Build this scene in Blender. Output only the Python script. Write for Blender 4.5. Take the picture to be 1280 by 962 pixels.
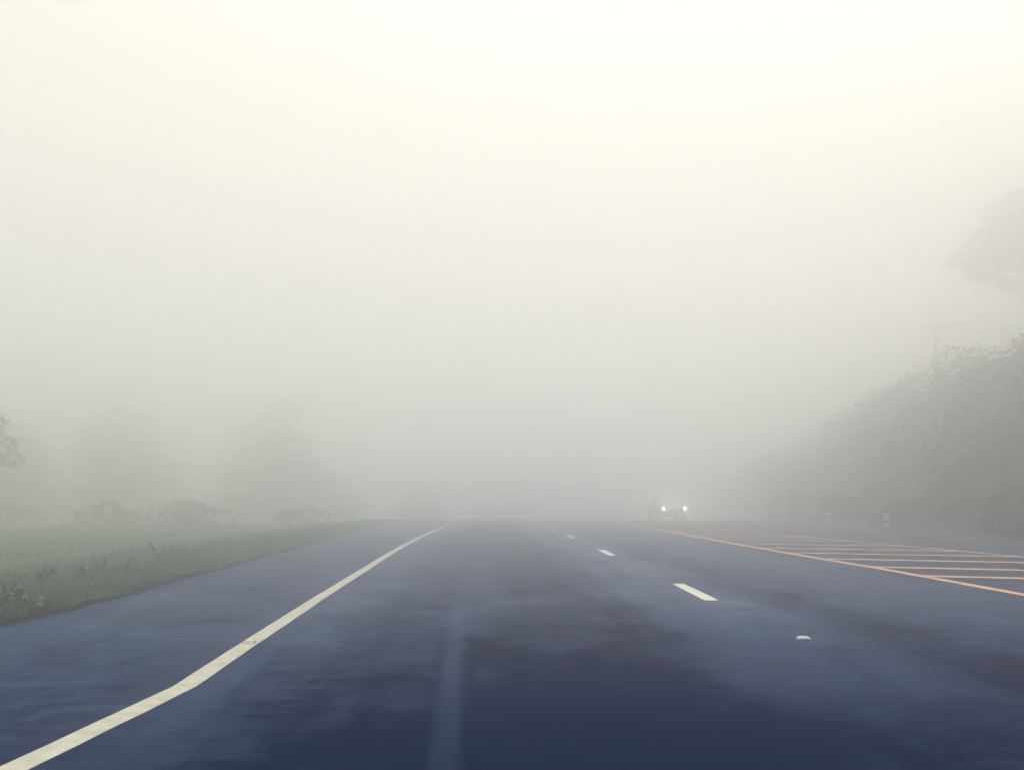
import bpy, bmesh, math, random
import numpy as np
from mathutils import Vector, Matrix

for o in list(bpy.data.objects):
    bpy.data.objects.remove(o, do_unlink=True)
SC = bpy.context.scene
COL = SC.collection
R = math.radians

# ------------------------------------------------------------------ camera
CAM_H = 1.5
cam_d = bpy.data.cameras.new('camera')
cam = bpy.data.objects.new('camera', cam_d)
COL.objects.link(cam)
cam.location = (0, 0, CAM_H)
cam.rotation_euler = (R(90), 0, 0)
cam_d.sensor_width = 36
cam_d.lens = 36 * 1300 / 1280
cam_d.shift_x = 35 / 1280
cam_d.shift_y = 141 / 1280
cam_d.clip_start = 0.1
cam_d.clip_end = 3000
SC.camera = cam

# ------------------------------------------------------------------ sky, sun, exposure
SUN_EL, SUN_AZ = R(71), R(20)          # azimuth measured clockwise from +Y (straight ahead)
SKY_STRENGTH = 0.13
DECK, DECK_V = 0.3, 6.0
world = bpy.data.worlds.new('World')
SC.world = world
world.use_nodes = True
wn = world.node_tree
wn.nodes.clear()
w_out = wn.nodes.new('ShaderNodeOutputWorld')
w_bg = wn.nodes.new('ShaderNodeBackground')
sky = wn.nodes.new('ShaderNodeTexSky')
sky.sky_type = 'NISHITA'
sky.sun_disc = False
sky.sun_elevation = SUN_EL
sky.sun_rotation = SUN_AZ
sky.air_density = 1.0
sky.dust_density = 6.0
sky.ozone_density = 1.0
hs = wn.nodes.new('ShaderNodeHueSaturation')
hs.inputs['Saturation'].default_value = 0.12      # a white cloud deck over the blue
tint = wn.nodes.new('ShaderNodeMix')
tint.data_type = 'RGBA'
tint.blend_type = 'MULTIPLY'
tint.inputs['Factor'].default_value = 1.0
tint.inputs['B'].default_value = (1.0, 0.926, 0.836, 1)
deck = wn.nodes.new('ShaderNodeMix')               # even cloud deck veiling the clear-sky gradient
deck.data_type = 'RGBA'
deck.inputs['Factor'].default_value = DECK
deck.inputs['B'].default_value = (DECK_V, DECK_V, DECK_V, 1)
wn.links.new(sky.outputs['Color'], hs.inputs['Color'])
wn.links.new(hs.outputs['Color'], deck.inputs['A'])
wn.links.new(deck.outputs['Result'], tint.inputs['A'])
wn.links.new(tint.outputs['Result'], w_bg.inputs['Color'])
w_bg.inputs['Strength'].default_value = SKY_STRENGTH
wn.links.new(w_bg.outputs['Background'], w_out.inputs['Surface'])

sun_d = bpy.data.lights.new('sun', 'SUN')
sun_d.energy = 0.8
sun_d.angle = R(25)
sun_d.color = (1.0, 0.93, 0.82)
sun = bpy.data.objects.new('sun', sun_d)
COL.objects.link(sun)
sun.location = (0, 0, 60)
_dir = Vector((math.sin(SUN_AZ) * math.cos(SUN_EL), math.cos(SUN_AZ) * math.cos(SUN_EL), math.sin(SUN_EL)))
sun.rotation_euler = _dir.to_track_quat('Z', 'Y').to_euler()

SC.view_settings.view_transform = 'Standard'
SC.view_settings.look = 'None'
SC.view_settings.gamma = 1
SC.view_settings.exposure = 0.555
SC.view_settings.use_curve_mapping = False
cy = SC.cycles
cy.volume_bounces = 24
cy.max_bounces = 28
cy.diffuse_bounces = 2
cy.glossy_bounces = 2
cy.transparent_max_bounces = 8
cy.use_denoising = True
cy.sample_clamp_indirect = 4.0
cy.caustics_reflective = False
cy.caustics_refractive = False

HAZE_DENSITY = 0.0318
HAZE_TOP = 29.0
HAZE_COLOR = (0.9865, 0.9975, 1.0)
HAZE_ANISO = 0.89


# ------------------------------------------------------------------ helpers
def mat(name, color, rough=0.8, spec=0.3, metallic=0.0):
    m = bpy.data.materials.new(name)
    m.use_nodes = True
    p = m.node_tree.nodes['Principled BSDF']
    p.inputs['Base Color'].default_value = (*color, 1)
    p.inputs['Roughness'].default_value = rough
    p.inputs['Specular IOR Level'].default_value = spec
    p.inputs['Metallic'].default_value = metallic
    return m


def noisy(name, c1, c2, scale=4.0, rough=0.85, spec=0.2, stretch=(1, 1, 1), lo=0.35, hi=0.65, detail=5, bump=0.0, space='Object'):
    m = mat(name, c1, rough, spec)
    nt = m.node_tree
    p = nt.nodes['Principled BSDF']
    tc = nt.nodes.new('ShaderNodeTexCoord')
    mp = nt.nodes.new('ShaderNodeMapping')
    mp.inputs['Scale'].default_value = stretch
    n = nt.nodes.new('ShaderNodeTexNoise')
    n.inputs['Scale'].default_value = scale
    n.inputs['Detail'].default_value = detail
    r = nt.nodes.new('ShaderNodeValToRGB')
    r.color_ramp.elements[0].position = lo
    r.color_ramp.elements[0].color = (*c1, 1)
    r.color_ramp.elements[1].position = hi
    r.color_ramp.elements[1].color = (*c2, 1)
    nt.links.new(tc.outputs[space], mp.inputs['Vector'])
    nt.links.new(mp.outputs['Vector'], n.inputs['Vector'])
    nt.links.new(n.outputs['Fac'], r.inputs['Fac'])
    nt.links.new(r.outputs['Color'], p.inputs['Base Color'])
    if bump:
        b = nt.nodes.new('ShaderNodeBump')
        b.inputs['Strength'].default_value = bump
        b.inputs['Distance'].default_value = 0.02
        nt.links.new(n.outputs['Fac'], b.inputs['Height'])
        nt.links.new(b.outputs['Normal'], p.inputs['Normal'])
    return m


class MB:
    """collects geometry for one mesh object"""
    def __init__(self):
        self.v, self.f = [], []

    def add(self, verts, faces):
        b = len(self.v)
        self.v += [tuple(v) for v in verts]
        self.f += [tuple(b + i for i in f) for f in faces]
        return self

    def box(self, x0, x1, y0, y1, z0, z1, taper=0.0):
        t = taper
        return self.add([(x0, y0, z0), (x1, y0, z0), (x1, y1, z0), (x0, y1, z0),
                         (x0 + t, y0 + t, z1), (x1 - t, y0 + t, z1), (x1 - t, y1 - t, z1), (x0 + t, y1 - t, z1)],
                        [(3, 2, 1, 0), (4, 5, 6, 7), (0, 1, 5, 4), (1, 2, 6, 5), (2, 3, 7, 6), (3, 0, 4, 7)])

    def tube(self, pts, radii, n=7):
        pts = [Vector(p) for p in pts]
        rings = []
        for i, p in enumerate(pts):
            d = (pts[min(i + 1, len(pts) - 1)] - pts[max(i - 1, 0)]).normalized()
            a = d.cross(Vector((0.31, 0.77, 0.2)))
            if a.length < 1e-4:
                a = d.cross(Vector((1, 0, 0)))
            a.normalize()
            b = d.cross(a)
            rings.append([p + (a * math.cos(2 * math.pi * k / n) + b * math.sin(2 * math.pi * k / n)) * radii[i] for k in range(n)])
        vs = [v for r in rings for v in r]
        fs = []
        for i in range(len(pts) - 1):
            for k in range(n):
                fs.append((i * n + k, i * n + (k + 1) % n, (i + 1) * n + (k + 1) % n, (i + 1) * n + k))
        fs.append(tuple(reversed(range(n))))
        fs.append(tuple(range((len(pts) - 1) * n, len(pts) * n)))
        return self.add(vs, fs)

    def build(self, name, m, parent=None, smooth=False):
        me = bpy.data.meshes.new(name)
        me.from_pydata(self.v, [], self.f)
        me.materials.append(m)
        if smooth:
            me.polygons.foreach_set('use_smooth', [True] * len(me.polygons))
        me.update()
        o = bpy.data.objects.new(name, me)
        COL.objects.link(o)
        if parent:
            o.parent = parent
        return o


def quads_object(name, q, m, parent=None):
    """q: (n, k, 3) array of k-gon corners -> one mesh object"""
    n, k = q.shape[0], q.shape[1]
    me = bpy.data.meshes.new(name)
    me.vertices.add(n * k)
    me.vertices.foreach_set('co', q.reshape(-1).astype(np.float32))
    me.loops.add(n * k)
    me.loops.foreach_set('vertex_index', np.arange(n * k, dtype=np.int32))
    me.polygons.add(n)
    me.polygons.foreach_set('loop_start', np.arange(0, n * k, k, dtype=np.int32))
    me.polygons.foreach_set('loop_total', np.full(n, k, dtype=np.int32))
    me.materials.append(m)
    me.update(calc_edges=True)
    o = bpy.data.objects.new(name, me)
    COL.objects.link(o)
    if parent:
        o.parent = parent
    return o


def thing(name, label, cat, loc=(0, 0, 0), rz=0, group=None):
    o = bpy.data.objects.new(name, None)
    COL.objects.link(o)
    o.location = loc
    o.rotation_euler = (0, 0, rz)
    o.empty_display_size = 0.2
    tag(o, label, cat, group)
    return o


def tag(o, label, cat, group=None):
    o['label'] = label
    o['category'] = cat
    if group:
        o['group'] = group
    return o


def structure(o):
    o['kind'] = 'structure'
    return o


def bevel(o, w, seg=2):
    b = o.modifiers.new('bevel', 'BEVEL')
    b.width = w
    b.segments = seg
    b.limit_method = 'ANGLE'
    return o


# ------------------------------------------------------------------ the lie of the land (metres; +Y is ahead)
X_GRASS = -5.5      # left edge of the asphalt
X_VERGE = 20.2      # right edge of the asphalt


def crest(y):       # the road tips over a low crest some 60 m ahead
    d = np.maximum(np.asarray(y, float) - 62.0, 0.0)
    d2 = np.minimum(d, 60.0)
    return -(0.0006 * d2 * d2 + 0.072 * np.minimum(d - d2, 40) * 0.25)


def edge_wobble(y):
    y = np.asarray(y, float)
    return 0.05 * np.sin(y * 0.9) + 0.04 * np.sin(y * 2.3 + 1) + 0.03 * np.sin(y * 5.1)


def ground_z(x, y):
    x = np.asarray(x, float)
    y = np.asarray(y, float)
    base = crest(y)
    dl = X_GRASS - x
    left = np.where(dl > 0, 0.03 - 0.42 * np.clip((dl - 0.9) / 4.5, 0, 1) ** 1.2 + 0.0 * dl, -0.16)
    dr = x - X_VERGE
    right = np.where(dr > 0, 0.02 + 0.25 * np.clip(dr / 8, 0, 1), -0.16)
    bumps = 0.05 * np.sin(x * 0.7 + 1.3) * np.sin(y * 0.55) + 0.03 * np.sin(x * 1.9) * np.sin(y * 1.3 + 2)
    off = np.maximum(np.maximum(dl, dr) - 0.6, 0)
    return base + np.where(dl > -0.02, left, right) + bumps * np.clip(off / 2, 0, 1)


def gz(x, y):
    return float(ground_z(x, y))


# ground sheet
def sheet(name, xs, ys, zf, m):
    xs, ys = np.array(xs), np.array(ys)
    X, Y = np.meshgrid(xs, ys)
    Z = zf(X, Y)
    v = np.stack([X, Y, Z], -1).reshape(-1, 3)
    nx = len(xs)
    f = []
    for j in range(len(ys) - 1):
        for i in range(nx - 1):
            a = j * nx + i
            f.append((a, a + 1, a + nx + 1, a + nx))
    mb = MB()
    mb.add(v.tolist(), f)
    return mb.build(name, m, smooth=True)


soil = noisy('soil_and_turf', (0.10, 0.135, 0.105), (0.15, 0.195, 0.14), scale=0.9, rough=1.0, spec=0.05, detail=8, bump=0.6, lo=0.3, hi=0.7)
xs = sorted(set([-480, -300, -200, -140, -100, -80, -60, -48, -40, -34, -30] + list(np.arange(-28, -6.5, 0.8)) + [-6.4, -6.0, -5.75, -5.6, X_GRASS + 0.0, X_GRASS + 0.03, -5.3, -2, 2, 8, 14, 19, X_VERGE - 0.1, X_VERGE + 0.01, 20.5, 21, 22, 23.5, 25, 27, 29, 32, 36, 42, 50, 65, 90, 130, 200, 300, 480]))
ys = sorted(set([-60, -30, -10] + list(np.arange(0, 60, 0.8)) + list(np.arange(60, 120, 3)) + list(np.arange(120, 481, 24))))
def dark_edge(m):  # darkens the soil in a ragged strip along the left asphalt edge
    nt = m.node_tree
    N, L = nt.nodes.new, nt.links.new
    p = nt.nodes['Principled BSDF']
    src = p.inputs['Base Color'].links[0].from_socket
    tc, sp, nz = N('ShaderNodeTexCoord'), N('ShaderNodeSeparateXYZ'), N('ShaderNodeTexNoise')
    nz.inputs['Scale'].default_value = 2.2
    nz.inputs['Detail'].default_value = 5
    L(tc.outputs['Object'], sp.inputs['Vector'])
    L(tc.outputs['Object'], nz.inputs['Vector'])
    a = N('ShaderNodeMath'); a.operation = 'MULTIPLY_ADD'
    a.inputs[1].default_value = 0.9
    L(nz.outputs['Fac'], a.inputs[0])
    L(sp.outputs['X'], a.inputs[2])
    r = N('ShaderNodeMapRange')
    r.inputs['From Min'].default_value = X_GRASS - 0.15
    r.inputs['From Max'].default_value = X_GRASS + 0.10
    L(a.outputs[0], r.inputs['Value'])
    g = N('ShaderNodeMath'); g.operation = 'LESS_THAN'
    g.inputs[1].default_value = 0.0
    L(sp.outputs['X'], g.inputs[0])
    f = N('ShaderNodeMath'); f.operation = 'MULTIPLY'
    L(r.outputs['Result'], f.inputs[0])
    L(g.outputs[0], f.inputs[1])
    mx = N('ShaderNodeMix'); mx.data_type = 'RGBA'
    mx.inputs['B'].default_value = (0.010, 0.013, 0.018, 1)
    L(f.outputs[0], mx.inputs['Factor'])
    L(src, mx.inputs['A'])
    L(mx.outputs['Result'], p.inputs['Base Color'])


dark_edge(soil)
ground = structure(sheet('ground', xs, ys, ground_z, soil))

# asphalt: a sheet with its own thin edge
def asphalt():
    m = bpy.data.materials.new('wet_asphalt')
    m.use_nodes = True
    nt = m.node_tree
    N, L = nt.nodes.new, nt.links.new
    p = nt.nodes['Principled BSDF']
    tc = N('ShaderNodeTexCoord')
    sep = N('ShaderNodeSeparateXYZ')
    L(tc.outputs['Object'], sep.inputs['Vector'])

    def noise(scale, detail, sc=(1, 1, 1), rough=0.5, dist=0.0):
        mp = N('ShaderNodeMapping')
        mp.inputs['Scale'].default_value = sc
        L(tc.outputs['Object'], mp.inputs['Vector'])
        n = N('ShaderNodeTexNoise')
        n.inputs['Scale'].default_value = scale
        n.inputs['Detail'].default_value = detail
        n.inputs['Roughness'].default_value = rough
        n.inputs['Distortion'].default_value = dist
        L(mp.outputs['Vector'], n.inputs['Vector'])
        return n

    def math_(op, a, b=None, c=None, clamp=False):
        n = N('ShaderNodeMath')
        n.operation = op
        n.use_clamp = clamp
        for i, v in enumerate((a, b, c)):
            if v is None:
                continue
            if isinstance(v, (int, float)):
                n.inputs[i].default_value = v
            else:
                L(v, n.inputs[i])
        return n.outputs[0]

    # lateral wear: tyre tracks darker, pale strips partly wet sheen painted in as colour. 0 = dark .. 1 = pale
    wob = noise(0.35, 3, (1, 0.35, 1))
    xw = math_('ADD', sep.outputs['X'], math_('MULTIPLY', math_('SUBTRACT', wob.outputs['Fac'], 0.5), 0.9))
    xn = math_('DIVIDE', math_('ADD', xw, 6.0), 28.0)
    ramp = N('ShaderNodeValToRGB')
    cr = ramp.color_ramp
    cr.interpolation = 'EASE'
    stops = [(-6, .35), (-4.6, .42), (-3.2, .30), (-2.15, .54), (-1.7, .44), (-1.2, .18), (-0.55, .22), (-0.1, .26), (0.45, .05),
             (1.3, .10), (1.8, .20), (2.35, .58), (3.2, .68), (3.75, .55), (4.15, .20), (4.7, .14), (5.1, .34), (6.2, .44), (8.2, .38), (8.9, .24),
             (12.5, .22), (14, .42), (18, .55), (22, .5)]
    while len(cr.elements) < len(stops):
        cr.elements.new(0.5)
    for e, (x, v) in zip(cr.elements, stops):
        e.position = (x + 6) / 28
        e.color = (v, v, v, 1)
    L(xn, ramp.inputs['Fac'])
    wear_sheen = ramp.outputs['Color']
    # a pale narrow strip worn along the middle of the lane
    strip_x = math_('ADD', -0.42, math_('MULTIPLY', math_('SUBTRACT', 18.0, sep.outputs['Y']), 0.016))
    sd = math_('ABSOLUTE', math_('SUBTRACT', sep.outputs['X'], strip_x))
    strip = math_('SUBTRACT', 1.0, math_('MULTIPLY', math_('SUBTRACT', sd, 0.045), 13.0, clamp=True), clamp=True)
    strip_fade = math_('SUBTRACT', 1.0, math_('DIVIDE', math_('SUBTRACT', sep.outputs['Y'], 11.0), 7.0, clamp=True), clamp=True)
    strip_fade = math_('MULTIPLY', strip_fade, math_('ADD', 0.45, math_('DIVIDE', math_('SUBTRACT', sep.outputs['Y'], 5.0), 8.0, clamp=True), clamp=True))
    strip = math_('MULTIPLY', strip, math_('MULTIPLY', strip_fade, 0.18))
    # blotchy damp patches and crosswise scuffs
    blot = noise(0.9, 5, (1, 0.6, 1), 0.6, 0.6)
    scuff = noise(2.6, 4, (0.8, 2.4, 1), 0.6, 1.2)
    streak = noise(3.0, 3, (1.6, 0.07, 1))
    v = math_('ADD', math_('MULTIPLY', wear_sheen, 0.66), 0.11)
    v = math_('ADD', v, math_('MULTIPLY', math_('SUBTRACT', blot.outputs['Fac'], 0.5), 0.85))
    v = math_('ADD', v, math_('MULTIPLY', math_('SUBTRACT', scuff.outputs['Fac'], 0.46), 0.95))
    v = math_('ADD', v, math_('MULTIPLY', math_('SUBTRACT', streak.outputs['Fac'], 0.5), 0.35), clamp=True)
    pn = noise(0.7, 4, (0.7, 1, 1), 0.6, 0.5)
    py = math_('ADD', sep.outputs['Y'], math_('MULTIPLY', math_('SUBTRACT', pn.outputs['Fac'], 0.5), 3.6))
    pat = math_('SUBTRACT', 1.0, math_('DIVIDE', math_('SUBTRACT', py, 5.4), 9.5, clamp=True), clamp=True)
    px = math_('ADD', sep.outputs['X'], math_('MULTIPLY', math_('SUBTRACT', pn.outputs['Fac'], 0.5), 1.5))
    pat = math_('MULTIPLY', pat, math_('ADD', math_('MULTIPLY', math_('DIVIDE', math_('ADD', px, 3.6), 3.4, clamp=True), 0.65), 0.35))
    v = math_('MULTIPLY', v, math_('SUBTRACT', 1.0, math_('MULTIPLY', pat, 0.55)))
    v = math_('SUBTRACT', v, math_('MULTIPLY', pat, 0.26), clamp=True)      # near stretch darkened in the colour, where the grazing sheen falls off
    v = math_('ADD', v, strip, clamp=True)
    col = N('ShaderNodeValToRGB')
    ce = col.color_ramp.elements
    ce[0].position, ce[0].color = 0.0, (0.0002, 0.0066, 0.038, 1)
    ce[1].position, ce[1].color = 1.0, (0.036, 0.070, 0.155, 1)
    e = ce.new(0.45)
    e.color = (0.004, 0.032, 0.102, 1)
    L(v, col.inputs['Fac'])
    grain = noise(60, 2)
    mix = N('ShaderNodeMix')
    mix.data_type = 'RGBA'
    mix.blend_type = 'MULTIPLY'
    mix.inputs['Factor'].default_value = 0.5
    g = N('ShaderNodeValToRGB')
    g.color_ramp.elements[0].position, g.color_ramp.elements[0].color = 0.3, (0.55, 0.55, 0.55, 1)
    g.color_ramp.elements[1].position, g.color_ramp.elements[1].color = 0.7, (1.3, 1.3, 1.3, 1)
    L(grain.outputs['Fac'], g.inputs['Fac'])
    L(col.outputs['Color'], mix.inputs['A'])
    L(g.outputs['Color'], mix.inputs['B'])
    L(mix.outputs['Result'], p.inputs['Base Color'])
    rr = N('ShaderNodeMapRange')
    rr.inputs['To Min'].default_value = 0.62
    rr.inputs['To Max'].default_value = 0.42
    L(v, rr.inputs['Value'])
    L(rr.outputs['Result'], p.inputs['Roughness'])
    sp = N('ShaderNodeMapRange')
    sp.inputs['To Min'].default_value = 0.0
    sp.inputs['To Max'].default_value = 0.10
    L(v, sp.inputs['Value'])
    L(sp.outputs['Result'], p.inputs['Specular IOR Level'])
    b = N('ShaderNodeBump')
    b.inputs['Strength'].default_value = 0.35
    b.inputs['Distance'].default_value = 0.006
    L(grain.outputs['Fac'], b.inputs['Height'])
    L(b.outputs['Normal'], p.inputs['Normal'])
    return m


def road_mesh():
    ys = list(np.arange(-40, 56, 0.5)) + list(np.arange(56, 110, 1.5)) + list(np.arange(110, 471, 20))
    xs = [-5.5, -4, -2, 0, 2, 4, 6, 8, 10, 12, 14, 16, 18, 20.2]
    mb = MB()
    v, f = [], []
    nx = len(xs) + 2
    for y in ys:
        w = float(edge_wobble(y))
        c = float(crest(y))
        v.append((xs[0] + w - 0.03, y, c - 0.3))
        for i, x in enumerate(xs):
            v.append((x + (w if i == 0 else -w if i == len(xs) - 1 else 0), y, c))
        v.append((xs[-1] - w + 0.03, y, c - 0.3))
    for j in range(len(ys) - 1):
        for i in range(nx - 1):
            a = j * nx + i
            f.append((a, a + 1, a + nx + 1, a + nx))
    mb.add(v, f)
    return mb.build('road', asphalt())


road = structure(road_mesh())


# painted markings: children of the road
def ribbon(name, pts, width, m, lift=0.004, step=0.5, seed=1):
    """a painted band along a polyline of (x, y); width measured across it"""
    rnd = random.Random(seed)
    P = [Vector(p) for p in pts]
    dense = []
    for a, b in zip(P, P[1:]):
        n = max(1, int((b - a).length / step))
        for k in range(n):
            dense.append(a.lerp(b, k / n))
    dense.append(P[-1])
    mb = MB()
    v, f = [], []
    for i, p in enumerate(dense):
        d = (dense[min(i + 1, len(dense) - 1)] - dense[max(i - 1, 0)]).normalized()
        nrm = Vector((-d.y, d.x))
        for s in (-1, 1):
            q = p + nrm * s * (width / 2 + rnd.uniform(-0.004, 0.004))
            v.append((q.x, q.y, float(crest(q.y)) + lift))
    for i in range(len(dense) - 1):
        f.append((2 * i, 2 * i + 1, 2 * i + 3, 2 * i + 2))
    mb.add(v, f)
    return mb.build(name, m, road)


white_paint = noisy('white_road_paint', (0.40, 0.40, 0.335), (0.52, 0.52, 0.45), scale=7, rough=0.8, spec=0.1, lo=0.3, hi=0.6, detail=8)
dash_paint = noisy('lane_dash_paint', (0.56, 0.56, 0.50), (0.72, 0.72, 0.66), scale=7, rough=0.8, spec=0.1, lo=0.3, hi=0.6, detail=8)
worn_white = noisy('worn_white_paint', (0.10, 0.11, 0.13), (0.50, 0.50, 0.48), scale=1.2, rough=0.7, spec=0.2, lo=0.40, hi=0.60, detail=8)
orange_paint = noisy('orange_road_paint', (0.54, 0.31, 0.16), (0.72, 0.43, 0.23), scale=5, rough=0.65, spec=0.25, lo=0.3, hi=0.6, detail=8)

ribbon('edge_line', [(-3.0, 1.5), (-2.605, 5.77), (-2.38, 8.26), (-2.42, 10.66), (-2.47, 15.6), (-2.50, 22), (-2.54, 28.7), (-2.50, 35.5),
                     (-2.30, 45.3), (-2.05, 55.7), (-1.95, 70), (-1.95, 110)], 0.19, white_paint)
for k, (y0, y1) in enumerate([(3.2, 6.2), (15.2, 18.15), (27.0, 30.0), (38.7, 41.6), (48.8, 51.6), (58.0, 61.0)]):
    ribbon('lane_dash', [(3.33, y0), (3.385, y1)], 0.21, dash_paint, seed=k)
ribbon('median_line', [(8.36, 4), (8.36, 16.1), (8.40, 21.8), (8.24, 28.3), (8.14, 36), (8.2, 46), (8.4, 60), (8.7, 95)], 0.22, orange_paint)
ribbon('median_line', [(14.6, 10), (14.05, 20), (13.75, 26), (13.25, 31), (12.05, 43), (10.6, 60), (8.95, 95)], 0.20, orange_paint)


def right_edge(y):
    pts = [(10, 14.6), (20, 14.05), (26, 13.75), (31, 13.25), (43, 12.05), (60, 10.6), (95, 8.95)]
    return float(np.interp(y, [p[0] for p in pts], [p[1] for p in pts]))


for k, y in enumerate([19.9, 22.5, 25.5, 28.3, 31.0, 34.0, 37.2, 40.4, 43.6, 47.0, 50.5]):
    x0 = 8.44 if y < 30 else 8.3
    x1 = right_edge(y - 1.5) - 0.12
    sl = 0.36
    ribbon('hatch_bar', [(x0, y + 0.02), (x1, y - (x1 - x0) * sl)], 0.40, orange_paint, lift=0.008, seed=20 + k)
ribbon('shoulder_line', [(18.0, 8), (18.0, 110)], 0.15, worn_white)

# ------------------------------------------------------------------ raised studs
stud_mat = noisy('stud_plastic', (0.55, 0.55, 0.53), (0.68, 0.68, 0.66), scale=30, rough=0.45, spec=0.4)
stud_grey = noisy('stud_body', (0.20, 0.19, 0.18), (0.34, 0.31, 0.28), scale=40, rough=0.6, spec=0.3)


stud_glass = mat('stud_reflector', (0.75, 0.73, 0.70), 0.2, 0.6)


def stud(x, y, label, pale):
    t = thing('road_stud', label, 'road stud', (x, y, float(crest(y))), 0, 'raised studs on the road')
    bevel(MB().box(-0.068, 0.068, -0.055, 0.055, 0.0, 0.024, 0.018).build('casing', stud_mat if pale else stud_grey, t), 0.004)
    for s in (-1, 1):
        mb = MB()
        mb.add([(-0.046, s * 0.0535, 0.006), (0.046, s * 0.0535, 0.006), (0.046, s * 0.0425, 0.0205), (-0.046, s * 0.0425, 0.0205)], [(0, 1, 2, 3) if s < 0 else (3, 2, 1, 0)])
        o = mb.build('reflector', stud_glass, t)
        o.location.z = 0.0015
        o.modifiers.new('thick', 'SOLIDIFY').thickness = 0.002
    if not pale:
        lid = bevel(MB().box(-0.045, 0.045, -0.028, 0.028, 0.0246, 0.028, 0.003).build('lens_plate', stud_mat, t), 0.001)
    return t


stud(-2.425, 10.75, 'small grey rimmed stud set into the solid white edge line', False)
stud(3.41, 11.1, 'white square stud alone on the dark asphalt nearest the camera', True)
stud(3.30, 34.2, 'tiny white stud far off between two white lane dashes', True)


# ------------------------------------------------------------------ vegetation
rng = np.random.default_rng(7)


def foliage(name, c1, c2):
    m = noisy(name, c1, c2, scale=0.7, rough=0.75, spec=0.15, lo=0.35, hi=0.65, detail=4)
    p = m.node_tree.nodes['Principled BSDF']
    return m


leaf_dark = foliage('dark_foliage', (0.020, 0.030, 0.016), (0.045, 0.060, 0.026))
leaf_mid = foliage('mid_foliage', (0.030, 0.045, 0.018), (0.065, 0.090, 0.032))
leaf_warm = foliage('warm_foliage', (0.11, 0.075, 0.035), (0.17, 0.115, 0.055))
bark = noisy('bark', (0.035, 0.028, 0.022), (0.09, 0.075, 0.06), scale=3, stretch=(1, 1, 0.25), rough=0.95, spec=0.1, bump=0.6)
dry_stem = noisy('stem', (0.05, 0.05, 0.025), (0.10, 0.085, 0.04), scale=6, rough=0.9, spec=0.1)


def leaf_cloud(blobs, n, size, shell=0.75, feather=0.0):
    """blobs: (cx, cy, cz, rx, ry, rz); leaves crowd towards each blob's skin, in clumps"""
    blobs = np.array(blobs, float)
    vol = (blobs[:, 3] * blobs[:, 4] * blobs[:, 5]) ** 0.75
    pick = rng.choice(len(blobs), size=n, p=vol / vol.sum())
    d = rng.normal(size=(n, 3))
    d /= np.linalg.norm(d, axis=1, keepdims=True)
    # lumpy skin per blob: a few random lobes
    ph = rng.uniform(0, 6.28, (len(blobs), 4))
    lump = 1 + 0.16 * np.sin(5 * d[:, 0] + ph[pick, 0]) * np.sin(4 * d[:, 2] + ph[pick, 1]) + 0.12 * np.sin(9 * d[:, 1] + ph[pick, 2]) * np.sin(8 * d[:, 2] + ph[pick, 3])
    r = (rng.uniform(0, 1, n) ** (1 / 3)) * (1 - shell) + shell * rng.uniform(0.78, 1.06, n)
    stray = rng.uniform(0, 1, n) < feather
    r = np.where(stray, 0.85 + np.abs(rng.normal(0, 0.17, n)), r)
    c = blobs[pick, :3] + d * (r * lump)[:, None] * blobs[pick, 3:]
    s = size * rng.uniform(0.6, 1.4, n) * (np.where(stray, 0.6, 1.0) if feather else 1.0)
    a = rng.normal(size=(n, 3))
    a /= np.linalg.norm(a, axis=1, keepdims=True)
    b = np.cross(a, rng.normal(size=(n, 3)))
    b /= np.linalg.norm(b, axis=1, keepdims=True)
    a *= s[:, None]
    b *= (s * 0.55)[:, None]
    q = np.stack([c - a, c - a * 0.2 + b, c + a, c - a * 0.2 - b], 1)
    return q


def rand_blobs(n, w, d, z0, z1, r0, r1, rnd, dome=True):
    out = []
    for i in range(n):
        t = (i + 0.5) / n
        z = z0 + (z1 - z0) * t
        wid = math.sin(math.pi * (0.22 + 0.70 * t)) if dome else 1.0
        ang = rnd.uniform(0, 6.28)
        rr = rnd.uniform(0.15, 0.95)
        r = rnd.uniform(r0, r1) * (0.75 + 0.5 * wid) / 1.1
        out.append((math.cos(ang) * rr * w * wid, math.sin(ang) * rr * d * wid, z, r, r, r * rnd.uniform(0.65, 0.9)))
    return out


def tree(name, label, x, y, h, w, seed, leafm, n=5000, size=0.2, z0=0.25, nb=16, trunk_r=0.2, blobs=None, cat='tree', group=None, lean=0.0):
    rnd = random.Random(seed)
    z = gz(x, y) - 0.05
    t = thing(name, label, cat, (x, y, z), 0, group)
    if blobs is None:
        blobs = rand_blobs(nb, w * 0.62, w * 0.62, h * z0 + w * 0.12, h - w * 0.22, w * 0.22, w * 0.40, rnd)
    tr = MB()
    top = (lean + rnd.uniform(-.3, .3), rnd.uniform(-.3, .3), h * 0.72)
    mid = (rnd.uniform(-.25, .25) + lean * .3, rnd.uniform(-.25, .25), h * 0.36)
    tr.tube([(0, 0, -0.1), (0.02, 0, 0.25), mid, top], [trunk_r * 1.5, trunk_r, trunk_r * 0.75, trunk_r * 0.25], 8)
    for bl in blobs[:: max(1, len(blobs) // 11)]:
        f = min(0.92, max(0.3, bl[2] / h * 0.72))
        st = Vector(mid).lerp(Vector(top), max(0, min(1, (f * h - mid[2]) / max(0.1, top[2] - mid[2]))))
        e = Vector(bl[:3])
        m1 = st.lerp(e, 0.5) + Vector((rnd.uniform(-.2, .2), rnd.uniform(-.2, .2), 0.25))
        tr.tube([st, m1, e], [trunk_r * 0.42, trunk_r * 0.28, trunk_r * 0.08], 5)
    tr.build('trunk', bark, t, smooth=True)
    quads_object('crown', leaf_cloud(blobs, int(n * 3.0), size * 0.56, 0.7, 0.32), leafm, t)
    return t


RG = 'trees lining the right side'
LG = 'trees on the left'
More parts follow.
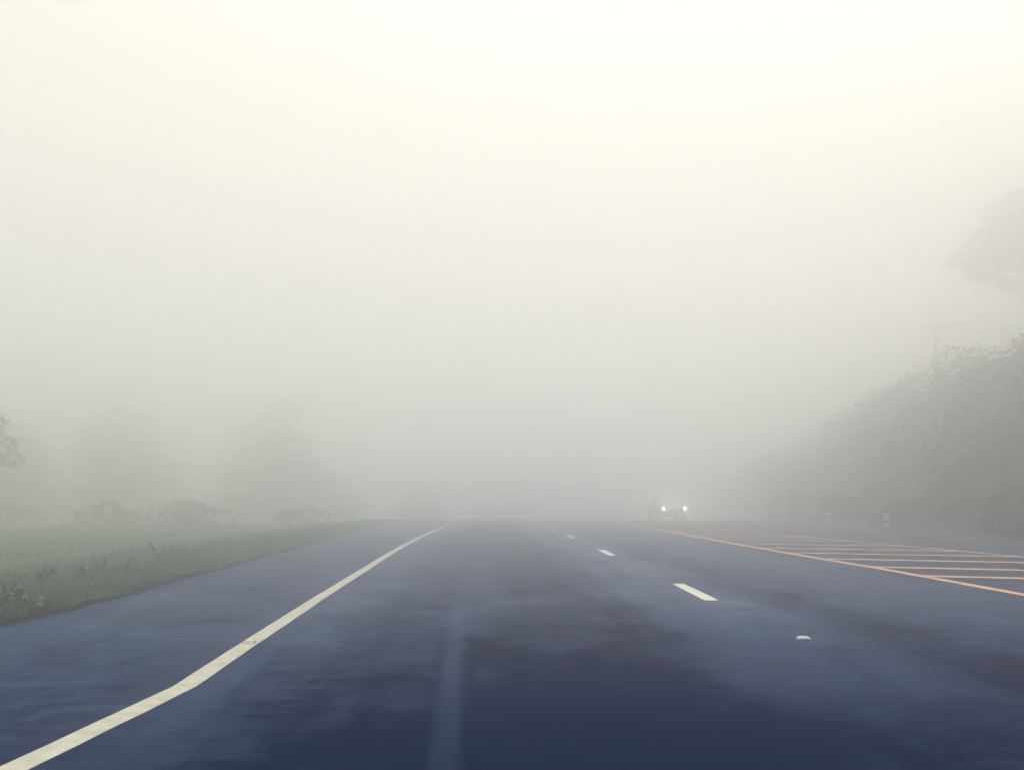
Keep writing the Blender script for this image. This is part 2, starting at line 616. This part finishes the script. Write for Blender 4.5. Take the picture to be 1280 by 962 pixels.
# right-hand row, near to far
tree('broadleaf_tree', 'dark low tree cut off by the right edge beside the road', 24.2, 38, 8.4, 6.2, 1, leaf_dark, 16000, 0.17, 0.0, 30, group=RG)
tree('broadleaf_tree', 'tallest dark dense tree of the row, below the high overhanging crown', 26.6, 48, 10.4, 6.6, 2, leaf_dark, 14000, 0.2, 0.02, 28, group=RG)
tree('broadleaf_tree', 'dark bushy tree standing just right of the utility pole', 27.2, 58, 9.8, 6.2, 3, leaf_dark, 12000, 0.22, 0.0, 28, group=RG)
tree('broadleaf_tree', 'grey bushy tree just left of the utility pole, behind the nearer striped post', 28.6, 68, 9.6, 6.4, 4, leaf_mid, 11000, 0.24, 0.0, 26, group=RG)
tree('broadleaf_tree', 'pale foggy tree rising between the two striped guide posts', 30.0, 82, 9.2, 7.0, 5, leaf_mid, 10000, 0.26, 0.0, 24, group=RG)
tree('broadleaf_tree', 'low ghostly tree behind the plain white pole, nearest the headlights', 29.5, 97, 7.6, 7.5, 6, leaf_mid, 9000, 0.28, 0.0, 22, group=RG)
tall_blobs = [tuple(1.3 * q - (1.0 if i == 2 else 0) for i, q in enumerate(b)) for b in [(-7.6, 0, 15.6, 1.3, 1.2, .55), (-6.4, 0.5, 15.0, 1.0, 1.0, .6), (-6.0, 0, 16.6, 1.7, 1.7, 1.1), (-5.2, -1, 17.8, 1.8, 1.8, 1.3), (-4.0, 0, 16.2, 2.3, 2.2, 1.4), (-3.4, 0.6, 18.8, 2.0, 2, 1.4),
              (-3.0, 0, 14.2, 1.4, 1.4, .7), (-1.5, 0, 17.0, 2.8, 2.6, 1.7), (-1.2, 0.5, 19.2, 2.0, 2, 1.2), (1.2, 0, 17.5, 2.8, 2.6, 1.7), (3.5, 0, 16.5, 2.4, 2.2, 1.5), (2.6, 0, 19.0, 1.8, 1.8, 1.2), (-5.0, .4, 14.2, .7, .7, .4), (-7.0, 0, 14.6, .5, .5, .3)]]
tree('tall_tree', 'tall tree with high brownish crown overhanging the right edge of the picture', 46.2, 78, 24.0, 6, 7, leaf_warm, 8000, 0.30, 0.6, trunk_r=0.34, blobs=tall_blobs, group=RG)
# left
left_near = [tuple(1.3 * q for q in b) for b in [(2.9, 0, 3.4, .75, .7, .5), (2.2, 0, 4.2, 1.0, .9, .7), (3.3, .2, 2.9, .45, .4, .3), (1.5, 0, 3.2, 1.1, 1, .8), (0.5, 0, 4.8, 1.4, 1.3, 1.0), (-.8, 0, 3.8, 1.5, 1.4, 1.1), (-1.6, 0, 5.0, 1.3, 1.2, .9), (0.2, .5, 3.2, 1.2, 1.2, .8)]]
tree('broadleaf_tree', 'grey tree cut off by the left edge with leafy branch reaching in', -27.4, 50.5, 7.6, 3, 11, leaf_dark, 5200, 0.16, 0.3, blobs=left_near, trunk_r=0.14, group=LG)
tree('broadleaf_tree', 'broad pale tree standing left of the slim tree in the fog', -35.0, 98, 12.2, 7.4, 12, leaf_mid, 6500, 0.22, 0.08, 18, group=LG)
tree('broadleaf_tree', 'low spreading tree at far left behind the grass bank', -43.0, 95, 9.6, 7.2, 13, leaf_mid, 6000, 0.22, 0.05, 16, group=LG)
slim = [tuple(1.32 * q for q in b) for b in [(0.6, 0, 8.2, 1.3, 1.2, 1.0), (-.4, 0, 6.8, 1.9, 1.8, 1.3), (.7, 0, 5.6, 2.0, 1.9, 1.4), (-1.0, 0, 4.8, 2.1, 2, 1.4), (0.2, 0, 3.4, 2.4, 2.2, 1.4), (2.2, .2, 3.6, 1.7, 1.6, 1.3), (-2.2, 0, 3.0, 1.8, 1.6, 1.2), (3.8, 0, 2.6, 1.7, 1.6, 1.2), (0.5, 0, 1.6, 2.4, 2, 1.2), (4.8, 0, 1.6, 1.6, 1.5, 1.0), (-2.4, 0, 1.4, 2.0, 2, 1.0)]]
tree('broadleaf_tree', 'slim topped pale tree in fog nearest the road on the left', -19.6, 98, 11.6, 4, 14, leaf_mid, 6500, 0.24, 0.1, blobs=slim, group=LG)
# shrubs
SG = 'shrubs on the left bank'


def shrub(label, x, y, w, h, seed, m, n=2200, size=0.09, group=SG):
    rnd = random.Random(seed)
    z = gz(x, y) - 0.03
    t = thing('shrub', label, 'shrub', (x, y, z), 0, group)
    bl = []
    for i in range(9):
        a = rnd.uniform(-1, 1)
        rr = h * rnd.uniform(0.28, 0.42)
        bl.append((a * w * 0.42, rnd.uniform(-.4, .4) * w * 0.5, (1 - a * a * 0.6) * h * rnd.uniform(0.25, 0.68), rr * 1.3, rr * 1.2, rr))
    mb = MB()
    for b in bl:
        mb.tube([(b[0] * .2, b[1] * .2, 0), (b[0] * .6, b[1] * .6, b[2] * .5), b[:3]], [0.035, 0.025, 0.01], 5)
    mb.build('stems', bark, t)
    quads_object('foliage', leaf_cloud(bl, n * 2, size * 0.7, 0.7, 0.25), m, t)
    return t


shrub('rounded grey shrub on the left bank, the most prominent one', -16.6, 60, 4.8, 2.3, 21, leaf_dark)
shrub('low wide shrub left of the most prominent rounded shrub', -23.1, 62, 5.8, 1.8, 22, leaf_dark)
shrub('faint bushy shrub at the far left edge behind grass', -31.4, 64, 7.6, 2.6, 23, leaf_dark, 3200)
shrub('small dim shrub at the far end of the white edge line', -5.6, 92, 3.2, 3.1, 24, leaf_dark, 2000)
shrub('pale shrub beside the road halfway to the end of white line', -11.6, 66, 4.2, 1.6, 25, leaf_dark, 1600)


SR = 'shrubs under the right trees'
for args in [('dark shrub at the right edge beneath the low cut-off tree', 21.9, 40.5, 4.2, 2.4, 41),
             ('dark shrub just right of the nearer striped guide post', 22.8, 51, 5.4, 2.6, 42),
             ('grey wide shrub directly behind the nearer striped guide post', 23.6, 62, 6.0, 2.6, 43),
             ('pale shrub directly behind the farther striped guide post', 24.5, 76, 6.5, 2.7, 44)]:
    shrub(*args, leaf_dark, 6000, 0.13, SR)


# grass: uncountable blades over the left verge, thinner on the right
def grass():
    def strip(n, x0, x1, y0, y1, hmin, hmax, power=1.0):
        u = rng.uniform(0, 1, n)
        y = y0 * (y1 / y0) ** u
        x = x0 + (x1 - x0) * rng.uniform(0, 1, n) ** power
        if x0 == X_GRASS - 0.16:
            x = x + edge_wobble(y) - 0.12 * (np.sin(y * 1.7) * np.sin(y * 0.61 + 1) + 0.4 * np.sin(y * 4.3))
        # clumps
        keep = np.sin(x * 3.1 + y * 1.1) * np.sin(y * 2.3 - x) + rng.normal(0, .7, n) > -0.75
        x, y = x[keep], y[keep]
        n = len(x)
        z = ground_z(x, y)
        h = rng.uniform(hmin, hmax, n) * (0.7 + 0.5 * np.abs(np.sin(x * 1.3) * np.sin(y * 0.8)))
        w = rng.uniform(0.006, 0.014, n) * (0.7 + y / 16)
        ang = rng.uniform(0, 6.28, n)
        lean = h * rng.uniform(0.1, 0.75, n)
        la = rng.uniform(0, 6.28, n)
        base = np.stack([x, y, z - 0.01], -1)
        side = np.stack([np.cos(ang) * w, np.sin(ang) * w, 0 * w], -1)
        bend = np.stack([np.cos(la) * lean, np.sin(la) * lean, h], -1)
        midp = base + np.stack([np.cos(la) * lean * .3, np.sin(la) * lean * .3, h * .6], -1)
        return np.stack([base - side, base + side, midp + side * .7, base + bend, midp - side * .7], 1)
    q = np.concatenate([
        strip(56000, X_GRASS - 0.16, -7.2, 7.5, 62, 0.08, 0.24, 1.0),
        strip(50000, -7.0, -12.5, 10, 60, 0.10, 0.30),
        strip(26000, -12.5, -26, 18, 70, 0.15, 0.42),
        strip(5000, X_GRASS - 0.3, -9.5, 9, 55, 0.22, 0.48),
        strip(16000, X_VERGE + .05, 24, 26, 75, 0.08, 0.28),
    ])
    m = noisy('grass_blades', (0.100, 0.185, 0.125), (0.180, 0.280, 0.180), scale=0.8, rough=0.7, spec=0.15, lo=0.3, hi=0.7)
    nt = m.node_tree
    p = nt.nodes['Principled BSDF']
    tr, mx = nt.nodes.new('ShaderNodeBsdfTranslucent'), nt.nodes.new('ShaderNodeMixShader')
    mx.inputs['Fac'].default_value = 0.4
    nt.links.new(p.inputs['Base Color'].links[0].from_socket, tr.inputs['Color'])
    nt.links.new(p.outputs['BSDF'], mx.inputs[1])
    nt.links.new(tr.outputs['BSDF'], mx.inputs[2])
    nt.links.new(mx.outputs['Shader'], nt.nodes['Material Output'].inputs['Surface'])
    o = quads_object('grass', q, m)
    o['kind'] = 'stuff'
    return tag(o, 'short rough green grass along the edge of the road', 'grass')


grass()

# weeds that stand out of the grass
petal_white = noisy('pale_petals', (0.38, 0.37, 0.35), (0.50, 0.47, 0.45), scale=20)
petal_pink = noisy('pink_petals', (0.30, 0.21, 0.22), (0.40, 0.29, 0.29), scale=20)
weed_green = noisy('weed_leaves', (0.035, 0.05, 0.025), (0.07, 0.09, 0.045), scale=9)


def flower_weed(label, x, y, h, w, ns, m, seed):
    rnd = random.Random(seed)
    t = thing('flowering_weed', label, 'weed', (x, y, gz(x, y) - 0.02), 0, 'flowering weeds in the grass')
    st, fl = MB(), []
    lv = []
    for i in range(ns):
        e = Vector((rnd.uniform(-w, w), rnd.uniform(-w, w) * .6, h * rnd.uniform(.65, 1)))
        st.tube([(e.x * .15, e.y * .15, 0), (e.x * .5, e.y * .5, e.z * .55), e], [.006, .005, .003], 4)
        fl.append((e.x, e.y, e.z, .035, .035, .022))
        for k in range(3):
            f = rnd.uniform(.2, .8)
            lv.append((e.x * f, e.y * f, e.z * f, .08, .08, .05))
    st.build('stems', dry_stem, t)
    quads_object('leaves', leaf_cloud(lv, ns * 26, 0.035), weed_green, t)
    for b in fl:
        quads_object('flower', leaf_cloud([b], 22, 0.018), m, t)
    return t


flower_weed('pink flowering weed in the grass at the left edge', -5.95, 13.05, 0.36, 0.24, 9, petal_pink, 31)
flower_weed('low pale flowering weed right of the pink weed at left edge', -5.75, 13.2, 0.22, 0.15, 5, petal_white, 32)
flower_weed('pinkish white weed in mid verge, left of the spiky plant', -7.15, 16.9, 0.46, 0.2, 6, petal_pink, 33)
flower_weed('pale tufted weed close beside the spiky plant', -6.75, 17.6, 0.42, 0.22, 6, petal_white, 34)

t = thing('spiky_plant', 'dark upright spiky leaf standing out of the roadside grass', 'plant', (-6.72, 18.3, gz(-6.72, 18.3) - 0.02))
mb = MB()
rnd = random.Random(5)
for i in range(9):
    a = rnd.uniform(0, 6.28)
    ln = rnd.uniform(.22, .34) if i else .5
    dx, dy = (math.cos(a) * ln * .45, math.sin(a) * ln * .45) if i else (.06, 0)
    s = Vector((-math.sin(a), math.cos(a), 0)) * .022 if i else Vector((.03, 0, 0))
    b0, m0, e0 = Vector((dx * .1, dy * .1, 0)), Vector((dx * .5, dy * .5, ln * .6)), Vector((dx, dy, ln))
    n = Vector((math.cos(a), math.sin(a), 0)) * .006
    mb.add([b0 - s, b0 + s, m0 + s * .8, e0, m0 - s * .8, m0 + n], [(0, 1, 5), (1, 2, 5), (2, 3, 5), (3, 4, 5), (4, 0, 5)])
lf = mb.build('leaves', mat('spiky_leaf', (0.03, 0.04, 0.03), .6, .3), t)
lf.modifiers.new('thick', 'SOLIDIFY').thickness = 0.004

# ------------------------------------------------------------------ guide posts
post_white = noisy('post_white', (0.80, 0.80, 0.78), (0.90, 0.90, 0.88), scale=6, rough=.6)
post_black = noisy('post_black', (0.03, 0.03, 0.035), (0.06, 0.06, 0.065), scale=6, rough=.6)


def guide_post(x, y, label):
    t = thing('guide_post', label, 'guide post', (x, y, gz(x, y) - 0.02), R(4), 'black and white guide posts')
    w = 0.10
    bevel(MB().box(-w, w, -w, w, -0.2, 1.10).build('post', post_white, t), 0.012)
    for z0, z1 in ((0.16, 0.27), (0.50, 0.63), (0.95, 1.11)):
        e = w + 0.004
        bevel(MB().box(-e, e, -e, e, z0, z1).build('band', post_black, t), 0.008)
    bevel(MB().box(-0.03, 0.03, -w - 0.010, -w - 0.001, 0.74, 0.84).build('reflector', stud_mat, t), 0.002)
    return t


guide_post(18.95, 49.0, 'nearer striped concrete guide post with bold white bands')
guide_post(19.4, 58.5, 'farther striped concrete guide post, paler and thinner in the fog')


def marker(x, y, h, label):
    t = thing('marker_pole', label, 'marker pole', (x, y, gz(x, y) - 0.02), 0, 'slim white poles in the fog')
    MB().tube([(0, 0, -.2), (0, 0, h)], [.075, .075], 12).build('pole', post_white, t, smooth=False)
    MB().tube([(0, 0, h - 0.002), (0, 0, h + .03), (0, 0, h + .06)], [.085, .08, .03], 12).build('cap', post_white, t)
    MB().box(-.12, .12, -.12, .12, -.05, .06, .03).build('footing', noisy('footing_concrete', (.3, .3, .29), (.4, .4, .38), 8), t)
    return t


marker(20.6, 71, 1.75, 'slim plain white pole left of the striped guide posts')
marker(21.3, 80, 1.8, 'faintest white pole, between the headlights and the plain pole')

# utility pole
t = thing('utility_pole', 'faint utility pole with one crossarm above the right trees', 'utility pole', (35.2, 81, gz(35.2, 81)), R(-6))
t.scale = (1.12, 1.12, 1.12)
conc = noisy('pole_concrete', (.16, .16, .15), (.24, .23, .22), 3)
MB().tube([(0, 0, -.3), (0, 0, 13.6)], [.21, .15], 10).build('pole', conc, t)
arm = MB().box(-1.05, .95, -.24, -.165, 13.1, 13.24).build('crossarm', conc, t)
MB().tube([(-.02, -.16, 12.4), (-.55, -.16, 13.09)], [.025, .025], 6).build('brace', conc, t)
MB().tube([(.02, -.16, 12.4), (.5, -.16, 13.09)], [.025, .025], 6).build('brace', conc, t)
ins = mat('insulator_porcelain', (.25, .14, .09), .3, .5)
for x in (-.92, -.45, .45, .85):
    MB().tube([(x, -.17, 13.23), (x, -.17, 13.29), (x, -.17, 13.32), (x, -.17, 13.39), (x, -.17, 13.42)], [.02, .02, .055, .06, .02], 8).build('insulator', ins, t)


# ------------------------------------------------------------------ oncoming car
def car(x, y):
    t = thing('oncoming_car', 'pale oncoming car with both headlights lit in the fog', 'car', (x, y, float(crest(y))), R(1.5))
    t.rotation_euler = (-math.atan(0.0012 * (y - 62.0)), 0, R(1.5))
    paint = mat('silver_paint', (.40, .41, .41), .5, .4, .0)
    glass = mat('car_glass', (.03, .035, .04), .06, .6)
    rubber = noisy('tyre_rubber', (.015, .015, .015), (.03, .03, .03), 20, rough=.9)
    black = mat('black_trim', (.02, .02, .022), .5, .4)
    alloy = mat('alloy', (.5, .5, .5), .35, .5, .8)
    # body: cross sections from the front (-Y, towards the camera) to the tail; (y, half width, z bottom, z shoulder, z top)
    sec = [(-2.22, .60, .38, .58, .66), (-2.14, .80, .26, .66, .78), (-1.9, .87, .23, .74, .86), (-1.2, .90, .22, .82, .96), (-.75, .90, .22, .86, 1.00),
           (.3, .90, .22, .88, 1.02), (1.3, .90, .22, .90, 1.04), (1.85, .88, .25, .90, 1.02), (2.12, .80, .32, .84, .96), (2.2, .66, .42, .70, .82)]
    vs, fs = [], []
    for (yy, w, b, s, tp) in sec:
        ring = [(-w * .86, yy, b), (-w, yy, b + .18), (-w, yy, s), (-w * .90, yy, s + (tp - s) * .75), (-w * .6, yy, tp), (0, yy, tp + .02),
                (w * .6, yy, tp), (w * .90, yy, s + (tp - s) * .75), (w, yy, s), (w, yy, b + .18), (w * .86, yy, b)]
        vs += ring
    k = 11
    for i in range(len(sec) - 1):
        for j in range(k):
            fs.append((i * k + j, i * k + (j + 1) % k, (i + 1) * k + (j + 1) % k, (i + 1) * k + j))
    fs.append(tuple(range(k)))
    fs.append(tuple(reversed(range((len(sec) - 1) * k, len(sec) * k))))
    mb = MB()
    mb.add(vs, fs)
    body = mb.build('body', paint, t, smooth=True)
    # cabin with roof
    cb = MB()
    st = [(-.95, .78, .98), (-.25, .62, 1.44), (.35, .60, 1.49), (1.1, .60, 1.46), (1.75, .74, 1.02)]
    cv, cf = [], []
    for (yy, w, z) in st:
        cv += [(-w, yy, z), (-w * .7, yy, z + .03), (0, yy, z + .045), (w * .7, yy, z + .03), (w, yy, z)]
    for i in range(4):
        for j in range(4):
            cf.append((i * 5 + j, i * 5 + j + 1, (i + 1) * 5 + j + 1, (i + 1) * 5 + j))
    b0 = len(cv)
    cv += [(-.80, -.95, .95), (-.80, .3, .95), (-.80, 1.75, .95), (.80, -.95, .95), (.80, .3, .95), (.80, 1.75, .95)]
    cf += [(0, 5, b0 + 1, b0), (5, 10, b0 + 1), (10, 15, b0 + 1), (15, 20, b0 + 2, b0 + 1), (4, b0 + 3, b0 + 4, 9), (9, b0 + 4, 14), (14, b0 + 4, 19), (19, b0 + 4, b0 + 5, 24)]
    cb.add(cv, cf)
    roof = cb.build('roof', paint, t, smooth=False)

    def pane(name, pts, off):
        m_ = MB()
        m_.add([Vector(p) + Vector(off) for p in pts], [tuple(range(len(pts)))])
        o = m_.build(name, glass, t)
        s = o.modifiers.new('thick', 'SOLIDIFY')
        s.thickness = .006
        return o
    pane('windscreen', [(-.70, -.93, 1.02), (.70, -.93, 1.02), (.56, -.30, 1.44), (-.56, -.30, 1.44)], (0, -.035, .03))
    pane('rear_window', [(.62, 1.70, 1.08), (-.62, 1.70, 1.08), (-.52, 1.2, 1.42), (.52, 1.2, 1.42)], (0, .03, .035))
    for s in (-1, 1):
        pane('side_window', [(s * .80, -.72, 1.05), (s * .80, .28, 1.05), (s * .665, .28, 1.40), (s * .675, -.22, 1.36)], (s * .012, 0, 0))
        pane('side_window', [(s * .80, .36, 1.05), (s * .79, 1.45, 1.05), (s * .67, 1.08, 1.38), (s * .665, .36, 1.41)], (s * .012, 0, 0))
        mm = bevel(MB().box(s * .98 - .10, s * .98 + .10, -.72, -.58, 1.0, 1.13, .015).build('wing_mirror', paint, t), .02)
        for yy in (-1.36, 1.34):
            w_ = thing_wheel(t, s, yy, rubber, alloy)
    bevel(MB().box(-.50, .50, -2.262, -2.205, .50, .64).build('grille', black, t), .015)
    bevel(MB().box(-.70, .70, -2.245, -2.10, .29, .40).build('bumper_intake', black, t), .02)
    bevel(MB().box(-.22, .22, -2.285, -2.264, .42, .52).build('number_plate', stud_mat, t), .004)
    lamp = bpy.data.materials.new('headlight_glow')
    lamp.use_nodes = True
    p = lamp.node_tree.nodes['Principled BSDF']
    p.inputs['Base Color'].default_value = (.9, .9, .85, 1)
    p.inputs['Emission Color'].default_value = (1.0, .88, .62, 1)
    p.inputs['Emission Strength'].default_value = 150.0
    for s in (-1, 1):
        h = thing_headlight(t, s, black, lamp)
    return t


def thing_wheel(t, s, yy, rubber, alloy):
    n = 24
    ty = MB()
    prof = [(.20, .09), (.31, .105), (.33, .07), (.33, -.07), (.31, -.105), (.20, -.09)]
    v, f = [], []
    for i in range(n):
        a = 2 * math.pi * i / n
        for (r, xx) in prof:
            v.append((xx, math.cos(a) * r, math.sin(a) * r))
    k = len(prof)
    for i in range(n):
        for j in range(k):
            f.append((i * k + j, i * k + (j + 1) % k, ((i + 1) % n) * k + (j + 1) % k, ((i + 1) % n) * k + j))
    ty.add(v, f)
    o = ty.build('wheel', rubber, t, smooth=True)
    o.location = (s * .83, yy, .33)
    r = MB()
    r.tube([(s * .07, 0, 0), (s * .096, 0, 0)], [.205, .19], 20)
    ro = r.build('rim', alloy, o)
    return o


def thing_headlight(t, s, black, lamp):
    h = bevel(MB().box(s * .68 - .17, s * .68 + .17, -2.235, -2.06, .63, .80, .02).build('headlight', black, t), .02)
    g = MB().tube([(s * .68, -2.24, .715), (s * .68, -2.252, .715)], [.064, .058], 16).build('lens', lamp, h)
    sd = bpy.data.lights.new('headlight_beam', 'SPOT')
    sd.energy = 34
    sd.color = (1.0, .80, .55)
    sd.spot_size = R(50)
    sd.spot_blend = 1.0
    sd.shadow_soft_size = 0.07
    so = bpy.data.objects.new('headlight_beam', sd)
    COL.objects.link(so)
    so.parent = h
    so.location = (s * .68, -2.30, .715)
    so.rotation_euler = (R(85), 0, R(180))
    return h


car(13.73, 78.0).scale = (1.15, 1.15, 1.15)

# ------------------------------------------------------------------ fog
hz = MB().box(-500, 500, -70, 500, -16.5, HAZE_TOP)
vm = bpy.data.materials.new('fog_volume')
vm.use_nodes = True
vn = vm.node_tree
vn.nodes.clear()
vo = vn.nodes.new('ShaderNodeOutputMaterial')
pv = vn.nodes.new('ShaderNodeVolumePrincipled')
pv.inputs['Color'].default_value = (*HAZE_COLOR, 1)
pv.inputs['Density'].default_value = HAZE_DENSITY
pv.inputs['Anisotropy'].default_value = HAZE_ANISO
vn.links.new(pv.outputs['Volume'], vo.inputs['Volume'])
haze = hz.build('haze', vm)
haze['kind'] = 'stuff'
tag(haze, 'pale morning fog filling the air over the road and trees', 'fog')
haze.display_type = 'WIRE'
